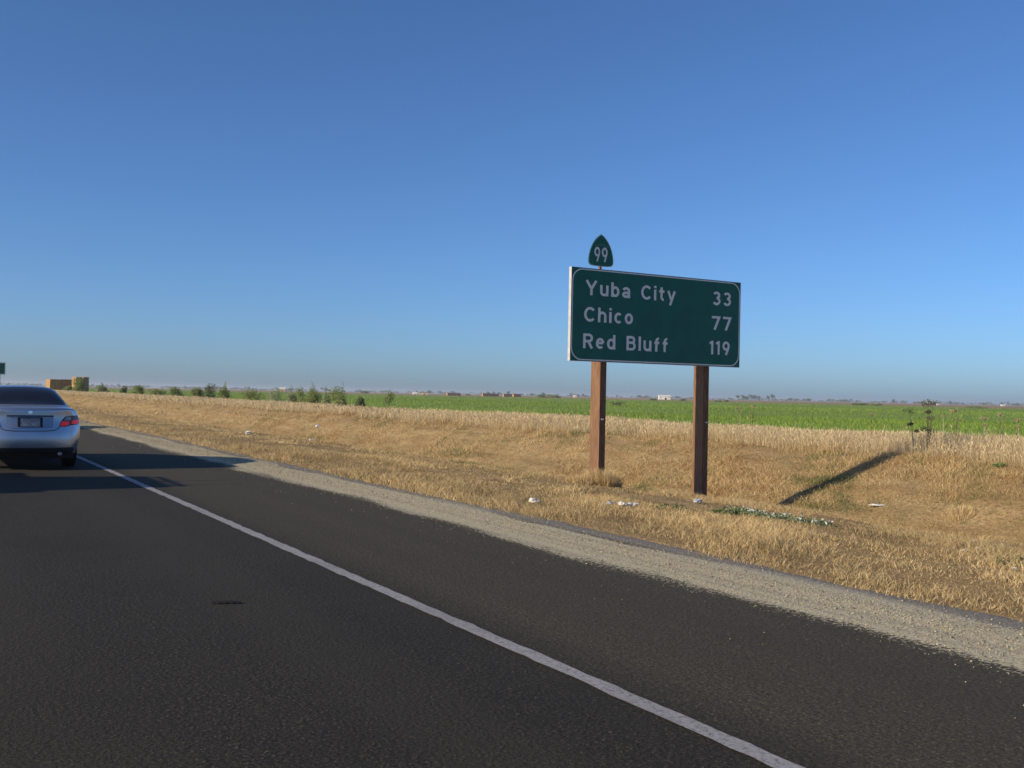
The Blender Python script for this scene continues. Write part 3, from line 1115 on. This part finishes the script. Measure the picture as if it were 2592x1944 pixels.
# ------------------------------------------------------------------ hay stacks
def hay_stack(px0, px1, ytop, dep, label, rows, cols_, group=None, lean=0):
    p0, p1 = at_depth(px0, ytop, dep), at_depth(px1, ytop, dep)
    w = (p1 - p0).length
    base = Vector(((p0.x + p1.x) / 2, (p0.y + p1.y) / 2, -.73))
    h = (p0.z + p1.z) / 2 + .73
    ang = math.atan2(p1.y - p0.y, p1.x - p0.x) + lean
    root = empty('hay_stack', base, ang)
    tag(root, label, 'hay stack', group)
    bw, bh = w / cols_, h / rows
    mb = MB()
    mb.box((0, 0, 0), (bw * .985, 1.5, bh * .98))
    proto = mb.build('bale', M_hay, root, bevel=min(bw, bh) * .06)
    first = True
    for r_ in range(rows):
        for c_ in range(cols_):
            for d in range(2):
                o = proto if first else proto.copy()
                if not first:
                    col.objects.link(o)
                first = False
                o.parent = root
                o.location = (-w / 2 + bw * (c_ + .5) + random.uniform(-.04, .04), d * 1.53 + random.uniform(-.10, .10), bh * (r_ + .5))
                o.rotation_euler.z = random.uniform(-.012, .012)
    return root


hay_stack(124, 152, 960, 330, 'low square hay stack at the left end of the roadside hay', 4, 2, lean=.85)
hay_stack(152, 192, 960.5, 334, 'long low hay stack between two other hay stacks', 4, 3, lean=.85)
hay_stack(190, 207, 954.5, 330, 'tall hay stack beside the roadside shrub', 5, 1, lean=.85)
hay_stack(208, 223, 954.5, 333, 'tall hay stack at the right end of the roadside hay', 5, 1, lean=.85)
hay_stack(1219, 1265, 996, 1150, 'long distant hay stack beyond the green field', 2, 6, lean=.52)
hay_stack(1273, 1297, 997, 1150, 'short distant hay stack beyond the field, the middle one', 2, 4, lean=.52)
hay_stack(1298, 1320, 997, 1170, 'small distant hay stack beyond the field with a thin bright end', 2, 4, lean=.52)
hay_stack(1130, 1168, 995, 1150, 'low pale distant hay stack near the white sheds', 2, 5, lean=.52)


# ------------------------------------------------------------------ far farm buildings
def farm(px0, px1, ytop, dep, label, m, roofm, rz=0):
    p0, p1 = at_depth(px0, ytop, dep), at_depth(px1, ytop, dep)
    w = (p1 - p0).length
    h = max(3.2, (p0.z + p1.z) / 2 + .75)
    root = empty('farm_building', ((p0.x + p1.x) / 2, (p0.y + p1.y) / 2, -.73), math.atan2(p1.y - p0.y, p1.x - p0.x) + rz)
    tag(root, label, 'building')
    d = w * .5
    mb = MB()
    mb.box((0, d / 2, h * .36), (w, d, h * .72))
    wl = mb.build('wall', m, root)
    mb = MB()
    e = .5
    z0_, z1_ = h * .72, h
    mb.add([(-w / 2 - e, -e, z0_), (w / 2 + e, -e, z0_), (w / 2 + e, d + e, z0_), (-w / 2 - e, d + e, z0_), (-w / 2 - e, d / 2, z1_), (w / 2 + e, d / 2, z1_)],
           [(0, 1, 5, 4), (2, 3, 4, 5), (0, 4, 3), (1, 2, 5), (3, 2, 1, 0)])
    mb.build('roof', roofm, root)
    mb = MB()
    mb.box((w * .1, -.04, h * .22), (w * .16, .06, h * .44))
    mb.build('door', M_pane, wl)
    for k in (-.33, .36):
        mb = MB()
        mb.box((w * k, -.04, h * .42), (w * .1, .06, h * .18))
        mb.build('window', M_pane, wl)
    return root


farm(1668, 1697, 1000, 1500, 'white farm house with white roof on the horizon between the sign posts', M_whitewall, M_whitewall)
farm(1043, 1056, 992, 1600, 'small white shed at the left of the pale sheds beyond the field', M_whitewall, M_whitewall)
farm(1060, 1084, 992, 1500, 'wide tan shed with dark roof beyond the green field', M_tanwall, M_roof)
farm(1451, 1459, 997, 1900, 'tiny white house on the horizon near the nearer sign post', M_whitewall, M_roof)
farm(2371, 2378, 1022, 1700, 'tiny white house on the horizon behind the dark thistle heads', M_whitewall, M_roof)
farm(708, 722, 981, 1800, 'pale low shed on the horizon behind the verge shrubs', M_tanwall, M_whitewall)
farm(2535, 2545, 1025, 1800, 'tiny white shed on the horizon at the far right', M_whitewall, M_whitewall)


# ------------------------------------------------------------------ trees and shrubs
def leaf_cloud(n, centres, radii, size, tints, zmin=.02, flat=.0):
    """n small leaf faces spread through lumpy clumps; centres (k,3), radii (k,3)"""
    centres = np.asarray(centres, float)
    radii = np.asarray(radii, float)
    vol = np.prod(radii, 1) ** .7
    k = rng.choice(len(centres), n, p=vol / vol.sum())
    d = rng.normal(0, 1, (n, 3))
    d /= np.linalg.norm(d, axis=1)[:, None]
    p = centres[k] + d * (rng.uniform(0, 1, n) ** .45)[:, None] * radii[k]
    p = p[p[:, 2] > zmin]
    n = len(p)
    a = rng.normal(0, 1, (n, 3))
    a /= np.linalg.norm(a, axis=1)[:, None]
    b = np.cross(a, rng.normal(0, 1, (n, 3)))
    b /= np.linalg.norm(b, axis=1)[:, None]
    s = size * rng.uniform(.6, 1.4, n)[:, None]
    v = np.stack([p - a * s, p + b * s * .5, p + a * s, p - b * s * .5], 1).reshape(-1, 3)
    i = np.arange(n)[:, None] * 4
    f = np.concatenate([i + np.array([0, 1, 2]), i + np.array([0, 2, 3])], 1).reshape(-1, 3)
    return v, f, np.repeat(pick(n, tints, np.ones(len(tints))), 4, 0)


GREENS = [(.21, .26, .09), (.26, .31, .11), (.16, .205, .07), (.31, .35, .15)]
GREYG = [(.30, .34, .19), (.37, .40, .24), (.23, .27, .13), (.28, .33, .16)]
DARKG = [(.11, .14, .07), (.14, .175, .085), (.085, .11, .055), (.17, .20, .10)]


def shrub(px, ytop, half_px, X, label, tints, spire=.0, n=2600, name='shrub', cat='shrub', group=None):
    top = at_x(px, ytop, X)
    dep = (top - cam_loc).dot(f0)
    hw = half_px / FPX * dep
    g = float(vz(X, top.y)) if X < 30 else -.72
    h = top.z - g
    root = empty(name, (X, top.y, g))
    tag(root, label, cat, group)
    cs, rs = [], []
    body = h * (1 - spire)
    for k in range(11):
        z = body * random.uniform(.12, .85)
        sp = hw * (1.0 - .55 * (z / body)) * .8
        cs.append((random.uniform(-sp, sp), random.uniform(-sp, sp), z))
        q = random.uniform(.34, .58)
        rs.append((hw * q * 1.5, hw * q * 1.5, body * q * .62))
    if spire:
        for k in range(6):
            z = body * .7 + (h - body * .7) * (k + .5) / 6
            cs.append((random.uniform(-.16, .16) * hw, random.uniform(-.16, .16) * hw, z))
            rs.append((hw * .34 * (1 - k / 7), hw * .26 * (1 - k / 7), h * .10))
    v, f, t = leaf_cloud(n, cs, rs, max(.022, dep * .00055), tints)
    raw_mesh('foliage', v, f, GREEN, t, parent=root)
    for k in range(5):
        c = random.choice(cs)
        mb = MB()
        mb.tube([(random.uniform(-.08, .08), random.uniform(-.08, .08), -.08), (c[0] * .4, c[1] * .4, c[2] * .5), c], [.022, .014, .006], 5)
        mb.build('stem', M_bark, root)
    return root


shrub(199, 961, 17, 28.4, 'bushy green shrub in front of the roadside hay stacks', GREENS)
shrub(172, 972, 12, 28.2, 'low green bush against the low hay stack', GREENS)
shrub(258, 968, 15, 27.6, 'pale green shrub standing apart, to the right of the hay', GREYG, .25)
shrub(312, 976, 9, 28, 'small round dark bush on the skyline beyond the bank grass', DARKG, n=1200)
shrub(348, 977, 18, 27, 'dark tipped low green shrub on the bank', GREENS)
shrub(398, 984, 22, 27.5, 'low spreading light green bush on the bank', GREENS)
shrub(443, 979, 18, 26.5, 'rounded green shrub in the row on the bank', GREENS)
shrub(500, 983, 20, 27.5, 'low green bush beside the wide dark shrub', GREENS)
shrub(535, 976, 22, 27.5, 'wide dark green shrub in the row on the bank', DARKG)
shrub(570, 963, 17, 26.5, 'pointed green shrub at the end of the left shrub row', GREENS, .3)
shrub(640, 986, 26, 28, 'low broad green bush between the two shrub rows', GREENS)
shrub(700, 985, 26, 27.5, 'low pale green scrub at the foot of the wispy shrub', GREYG)
shrub(739, 974, 16, 26.3, 'wispy pale grey green shrub on the bank', GREYG, .35)
shrub(762, 982, 13, 26.8, 'small mid green shrub tucked beside the big bushy shrub', GREENS)
shrub(790, 966, 22, 25.6, 'big bushy green shrub with a feathery top on the bank', GREENS, .25, 3800)
shrub(826, 975, 13, 26, 'slender pale shrub between two bigger bushy shrubs', GREYG, .35)
shrub(850, 985, 26, 26, 'broad low shrub at the foot of the tall pointed shrub', GREENS)
shrub(867, 963, 17, 25.4, 'tall shrub with a narrow pointed spire on the bank', GREENS, .42, 3400)
shrub(912, 999, 13, 23.4, 'small dark grey green bush at the end of the right shrub row', DARKG)
shrub(985, 993, 13, 60, 'low dark clump of reeds standing in the near side of the field', GREENS, n=1100)
for (px, yt, hw, X, lb) in ((1372, 999, 12, 620, 0), (1400, 1000, 22, 610, 0), (1560, 1017, 20, 150, 1), (1652, 1009, 7, 560, 0), (1729, 1009, 7, 560, 0), (1818, 1014, 10, 560, 0), (1838, 1013, 6, 560, 0),
                            (2176, 1020, 22, 520, 0), (2218, 1022, 16, 520, 0), (2468, 1029, 28, 480, 0), (2560, 1035, 26, 470, 0), (1185, 997, 6, 760, 0), (920, 990, 12, 600, 0)):
    d_ = ray(px, yt)
    X_ = X
    shrub(px, yt, hw, X_, 'low dark green bush along the far edge of the green field' if not lb else 'low dark green clump standing in the green field behind the nearer post', DARKG + GREENS, n=900, name='field_bush', group=None if lb else 'bushes along the far field edge')

# distant trees: a continuous dark line, plus the taller ones that stand out of it
parts = []
for k in range(520):
    px = random.uniform(-60, 2660)
    dep = random.uniform(2600, 4200)
    p = at_depth(px, 1000, dep)
    hgt = random.uniform(4, 9.5) * (1.0 if random.random() < .8 else 1.35)
    w = hgt * random.uniform(.6, 1.6)
    cs = [(p.x + random.uniform(-w, w), p.y + random.uniform(-w, w), -.7 + hgt * random.uniform(.3, .75)) for _ in range(4)]
    parts.append(leaf_cloud(60, cs, [(w * .55, w * .55, hgt * .28)] * 4, hgt * .16, DARKG, zmin=-.7))
v, f, t = join_raw(parts)
tag(raw_mesh('distant_tree_line', v, f, GREEN, t), 'thin dark line of far trees along the horizon', 'trees', kind='stuff')


def far_tree(px, dep, hgt, label, group):
    p = at_depth(px, 1000, dep)
    root = empty('tree', (p.x, p.y, -.73))
    tag(root, label, 'tree', group)
    mb = MB()
    pts = [(0, 0, -.1), (hgt * .02, 0, hgt * .25), (0, hgt * .02, hgt * .6)]
    mb.tube(pts, [hgt * .035, hgt * .025, hgt * .01], 6)
    for k in range(4):
        a = k * 1.6 + random.random()
        mb.tube([(0, 0, hgt * .3), (math.cos(a) * hgt * .2, math.sin(a) * hgt * .2, hgt * .6)], [hgt * .015, hgt * .006], 5)
    mb.build('trunk', M_bark, root)
    cs = [(random.uniform(-.3, .3) * hgt, random.uniform(-.3, .3) * hgt, hgt * random.uniform(.42, .85)) for _ in range(9)]
    rs = [(hgt * random.uniform(.12, .22),) * 3 for _ in range(9)]
    v, f, t = leaf_cloud(420, cs, rs, hgt * .05, DARKG, zmin=.1)
    raw_mesh('crown', v, f, GREEN, t, parent=root)


for px in (1868, 1880, 1890, 1901, 1912, 1922, 1946, 1955):
    far_tree(px, 2300 + random.uniform(-60, 60), random.uniform(12, 16), 'tree in the tallest far clump on the horizon, right of the sign', 'far trees in the tall clump')
for px in (1055, 1070, 1088, 1235, 1250, 1262, 1287, 1300, 1322, 1375, 1410, 1446, 1475, 1562, 1620, 1760, 2000, 2045, 2100, 2170, 2260, 2405, 2490, 540, 640, 300):
    far_tree(px, 2200 + random.uniform(-200, 400), random.uniform(7, 10.5), 'single dark tree standing out of the far tree line', 'far trees on the horizon')


# dry thistles on the bank
def thistle(px, ytop, X, label, stems, name='dry_thistle', dark=False):
    """stems: list of (dx, dy, height fraction, head radius) from the base"""
    top = at_x(px, ytop, X)
    g = float(vz(X, top.y))
    h = top.z - g
    root = empty(name, (X, top.y, g - .02))
    tag(root, label, 'thistle')
    for dx, dy, hf, hr in stems:
        mb = MB()
        tip = Vector((dx, dy, h * hf))
        mb.tube([(dx * .1, dy * .1, -.05), (dx * .45, dy * .5, h * hf * .5), tip], [.009, .006, .004], 5)
        for q in range(9):                               # withered stem leaves
            z = random.uniform(.3, .8)
            b = Vector((dx * z * .9, dy * z * .9, h * hf * z))
            a = random.uniform(0, 6.28)
            e_ = b + Vector((math.cos(a) * .07, math.sin(a) * .07, random.uniform(-.03, .06)))
            w = Vector((-math.sin(a), math.cos(a), .2)) * .012
            mb.add([b - w, b + w, e_], [(0, 1, 2)])
        st = mb.build('stem', M_wood if hr > .06 else M_straw, root, fix=False)
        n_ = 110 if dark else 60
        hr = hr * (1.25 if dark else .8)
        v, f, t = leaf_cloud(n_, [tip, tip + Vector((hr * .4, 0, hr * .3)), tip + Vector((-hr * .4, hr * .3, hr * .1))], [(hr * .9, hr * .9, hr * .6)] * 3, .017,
                             [(.17, .165, .09), (.21, .19, .11), (.12, .12, .06)] if dark else [(.38, .30, .19), (.44, .35, .23), (.30, .24, .15)], zmin=0)  # the dark tints put the shade of the sign into the head colour
        raw_mesh('seed_head', v, f, DRY, t, parent=root)
    return root


M_straw = pm('pale_stem', (.42, .40, .28), (.32, .31, .2), 10, .9)
thistle(2318, 1040, 20.6, 'thistle with a single round head leaning left, coloured dark for the sign shadow', [(-.14, .05, .98, .12), (-.05, .1, .7, .05), (.05, .0, .55, .05)], dark=True)
thistle(2352, 1018, 20.8, 'thistle with a wide cluster of heads, coloured dark for the sign shadow', [(-.10, .0, 1.0, .10), (.06, .08, .97, .12), (.20, .05, .98, .09), (.0, -.05, .7, .07), (.12, .1, .82, .06), (-.05, .05, .5, .09), (.1, -.05, .45, .09)], dark=True)
thistle(2388, 1052, 20.9, 'thin dry thistle next to the dark thistle clump', [(.0, .0, 1.0, .06), (.12, 0, .75, .04)])
thistle(2424, 1038, 21.2, 'tall dry thistle with a bushy tan head leaning over the grass', [(-.12, .05, .97, .13), (-.04, 0, 1.0, .09), (.10, .0, .8, .05)])
thistle(2494, 1052, 21.2, 'dry thistle with a dull tan head before the green weeds', [(-.05, 0, .95, .08), (.06, .05, .8, .05)])
thistle(2535, 1049, 21.3, 'upright dry thistle with a pale stem and brown head', [(-.04, 0, 1.0, .09), (.08, .0, .72, .04)])
thistle(2578, 1062, 21.3, 'short dry thistle with a brown head at the end of the row', [(-.02, .0, 1.0, .09), (.07, .04, .84, .05)])
thistle(1873, 1030, 22.2, 'tall feathery dry stalk with reddish tops near the far post', [(-.06, 0, .97, .10), (.05, .05, .85, .05)])
thistle(1905, 1028, 22.4, 'paired feathery dry stalk next to the reddish topped stalk', [(.02, 0, 1.0, .10), (-.06, .0, .8, .05)])
thistle(2208, 1046, 22.0, 'faint thin dry stalk rising from the tall grass', [(-.03, 0, 1.0, .07)])

# green weeds behind the thistles and on the slope
for (px, yt, hw, X, lb, tn) in ((2512, 1062, 24, 28.6, 'leafy green weed clump behind the brown headed thistles', GREENS), (2570, 1078, 18, 28.6, 'low green weed clump at the end of the thistle row', GREENS),
                                (2530, 1172, 16, 19.6, 'small upright green weed on the ditch bank', GREENS)):
    shrub(px, yt, hw, X, lb, tn, n=700, name='weed_clump', cat='weed')


# the tuft of dry grass heaped against the nearer post, and other tufts
def tuft(name, x, y, rad, h, n, label, tints, droop=.6, cat='grass'):
    g = float(vz(x, y))
    root = empty(name, (x, y, g))
    tag(root, label, cat)
    a = rng.uniform(0, 2 * np.pi, n)
    q = np.sqrt(rng.uniform(0, 1, n)) * rad
    bx, by = q * np.cos(a), q * np.sin(a)
    hh = h * (1 - .55 * (q / rad) ** 2) * rng.uniform(.6, 1.1, n)
    lean = np.stack([np.cos(a), np.sin(a)], 1) * (hh * droop * rng.uniform(.2, 1, n))[:, None]
    zz = vz(bx + x, by + y) - g - .02
    v, f, t = blades(np.stack([bx, by, zz], 1), hh, rng.uniform(.004, .009, n), lean, pick(n, tints, np.ones(len(tints))))
    raw_mesh('blade_clump', v, f, DRY, t, parent=root)
    return root


STRAW = [(.60, .46, .24), (.52, .37, .17), (.66, .52, .30)]
tuft('grass_tuft', 11.55, SY - .10, .36, .40, 3000, 'heap of dry straw grass against the foot of the nearer post', STRAW)
tuft('grass_tuft', 11.10, SY - .05, .30, .24, 1100, 'looser dry grass tuft left of the nearer post', STRAW)
tuft('grass_tuft', 14.05, SY + .05, .20, .16, 500, 'small dry grass tuft at the foot of the far post', STRAW)
tuft('grass_tuft', 14.75, SY - .35, .22, .14, 420, 'brownish grass tuft just right of the far post', [(.26, .18, .08), (.34, .23, .10)])
p = at_z(2400, 1210, -.1)
tuft('grass_tuft', 17.2, 12.6, .3, .22, 500, 'pale grass tuft on the ditch bank', STRAW)

# patch of green weeds with white flowers
wp = empty('flowering_weed_patch', (0, 0, 0))
p = at_z(1960, 1309, -.08)
wp.location = (p.x, p.y, float(vz(p.x, p.y)))
tag(wp, 'low green weed patch speckled with white flowers on the mown verge', 'weeds')
dirv = at_z(2070, 1328, -.08) - at_z(1840, 1290, -.08)
cs = [(dirv.x * k, dirv.y * k, .03) for k in np.linspace(-.5, .5, 14)]
v, f, t = leaf_cloud(1800, cs, [(.20, .16, .07)] * 14, .022, [(.17, .22, .10), (.12, .17, .07), (.22, .26, .15)], zmin=-.01)
raw_mesh('leaves', v, f, GREEN, t, parent=wp)
v, f, t = leaf_cloud(170, [(c[0], c[1], .07) for c in cs], [(.19, .14, .05)] * 14, .020, [(.6, .62, .58), (.48, .52, .46)], zmin=.01)
tag(raw_mesh('flowers', v, f, DRY, t, parent=wp), kind='stuff')
for (px, py, lb, n) in ((1838, 1296, 'small green weed at the left of the flowering patch', 220), (1690, 1290, 'thin straggle of green weeds beside the white litter', 160), (2570, 1425, 'scrap of green weed among white litter at the verge', 160)):
    p = at_z(px, py, -.08)
    w_ = empty('green_weed', (p.x, p.y, float(vz(p.x, p.y))))
    tag(w_, lb, 'weed')
    v, f, t = leaf_cloud(n, [(-.15, .05, .03), (.0, 0, .04), (.16, -.05, .03)], [(.14, .12, .06)] * 3, .022, [(.13, .17, .06), (.19, .22, .10)], zmin=-.01)
    raw_mesh('leaves', v, f, GREEN, t, parent=w_)


# ------------------------------------------------------------------ litter
def crumple(name, px, py, size, label, m, cat='litter', X=None, seed=0, flat=.55):
    p = at_z(px, py, 0.0)
    for _ in range(12):                                  # settle on the sloping ground along the view ray
        p = at_z(px, py, float(vz(p.x, p.y)))
    bm = bmesh.new()
    bmesh.ops.create_icosphere(bm, subdivisions=3, radius=1)
    for v_ in bm.verts:
        q = v_.co.copy()
        d = 1 + .55 * mnoise.noise(q * 1.6 + Vector((seed * 3.1, 0, 0))) + .35 * abs(mnoise.noise(q * 4 + Vector((0, seed, 0))))
        v_.co = Vector((q.x * size[0], q.y * size[1], q.z * size[2])) * d
        v_.co.z = max(v_.co.z, -size[2] * flat)
    me = bpy.data.meshes.new(name)
    bm.to_mesh(me)
    bm.free()
    o = link(name, me, m, None, False)
    o.location = (p.x, p.y, float(vz(p.x, p.y)) + size[2] * flat + .025)
    o.rotation_euler.z = seed * 1.3
    tag(o, label, cat)
    return o


crumple('plastic_bag', 628, 1100, (.105, .09, .06), 'round crumpled white plastic bag lying alone on the mown verge', M_bag, seed=1)
crumple('plastic_bag', 803, 1098, (.10, .08, .06), 'bigger of two bluish plastic scraps lying side by side', M_bluebag, seed=2)
crumple('plastic_bag', 788, 1100, (.12, .08, .05), 'smaller of two bluish plastic scraps lying side by side', M_bluebag, seed=3)
crumple('paper_scrap', 1350, 1276, (.07, .05, .035), 'white paper scrap near the shoulder edge, on its own', M_bag, seed=4)
crumple('paper_scrap', 1545, 1282, (.10, .05, .03), 'largest white scrap of the litter row below the nearer post', M_bag, seed=5)
crumple('paper_scrap', 1574, 1283, (.06, .045, .03), 'middle white scrap of the litter row below the nearer post', M_bag, seed=6)
crumple('paper_scrap', 1600, 1284, (.085, .04, .025), 'long white scrap at the end of the litter row', M_bag, seed=7)
crumple('plastic_bag', 1766, 1275, (.10, .06, .035), 'grey white crumpled plastic lying below the far post', pm('grey_plastic', (.5, .51, .55), (.3, .31, .34), 12, .5), seed=8)
crumple('paper_scrap', 2221, 1238, (.13, .06, .025), 'flat white paper scrap in the ditch right of the shadow', M_bag, seed=9)
crumple('paper_scrap', 1902, 1110, (.05, .04, .10), 'tiny white scrap caught at the edge of the tall grass', M_bag, seed=10)
for k, (px, py) in enumerate(((2464, 1374), (2536, 1383), (2475, 1394), (2568, 1447), (2440, 1400))):
    o = crumple('paper_scrap', px, py, (.020, .014, .009), 'tiny white paper fleck on the mown verge', M_bag, seed=11 + k)
    o['group'] = 'white flecks on the verge'

# strip of tyre rubber on the lane
p = at_z(572, 1528, .004)
mb = MB()
vs = []
N = 12
for i in range(N + 1):
    a = i / N
    x = (a - .5) * .20
    w = .020 * (.55 + .45 * math.sin(a * math.pi) ** .5) * (1 + .2 * math.sin(i * 2.3))
    z = .004 + .004 * math.sin(a * math.pi)
    vs += [(x, -w, z), (x, w, z + .006), (x, w, z - .004), (x, -w, z - .006)]
fs = []
for i in range(N):
    for k in range(4):
        k2 = (k + 1) % 4
        fs.append((i * 4 + k, i * 4 + k2, i * 4 + 4 + k2, i * 4 + 4 + k))
fs += [(0, 1, 2, 3), tuple(reversed((N * 4, N * 4 + 1, N * 4 + 2, N * 4 + 3)))]
mb.add(vs, fs)
o = mb.build('tyre_scrap', M_rubber)
o.location = (p.x, p.y, .008)
o.rotation_euler.z = R(-25)
tag(o, 'thin strip of black tyre rubber lying on the lane', 'debris')

# ------------------------------------------------------------------ hazy air
mb = MB()
mb.box((0, 2000, 11), (14000, 14000, 26))
hz = mb.build('haze', None)
tag(hz, 'thin pale evening haze over the plain', 'haze', kind='stuff')
hm = bpy.data.materials.new('haze')
hm.use_nodes = True
nt = hm.node_tree
nt.nodes.clear()
out = nt.nodes.new('ShaderNodeOutputMaterial')
pv = nt.nodes.new('ShaderNodeVolumePrincipled')
pv.inputs['Color'].default_value = (.80, .88, 1.0, 1)
pv.inputs['Density'].default_value = .00013
pv.inputs['Anisotropy'].default_value = .2
nt.links.new(pv.outputs[0], out.inputs['Volume'])
hz.data.materials.append(hm)
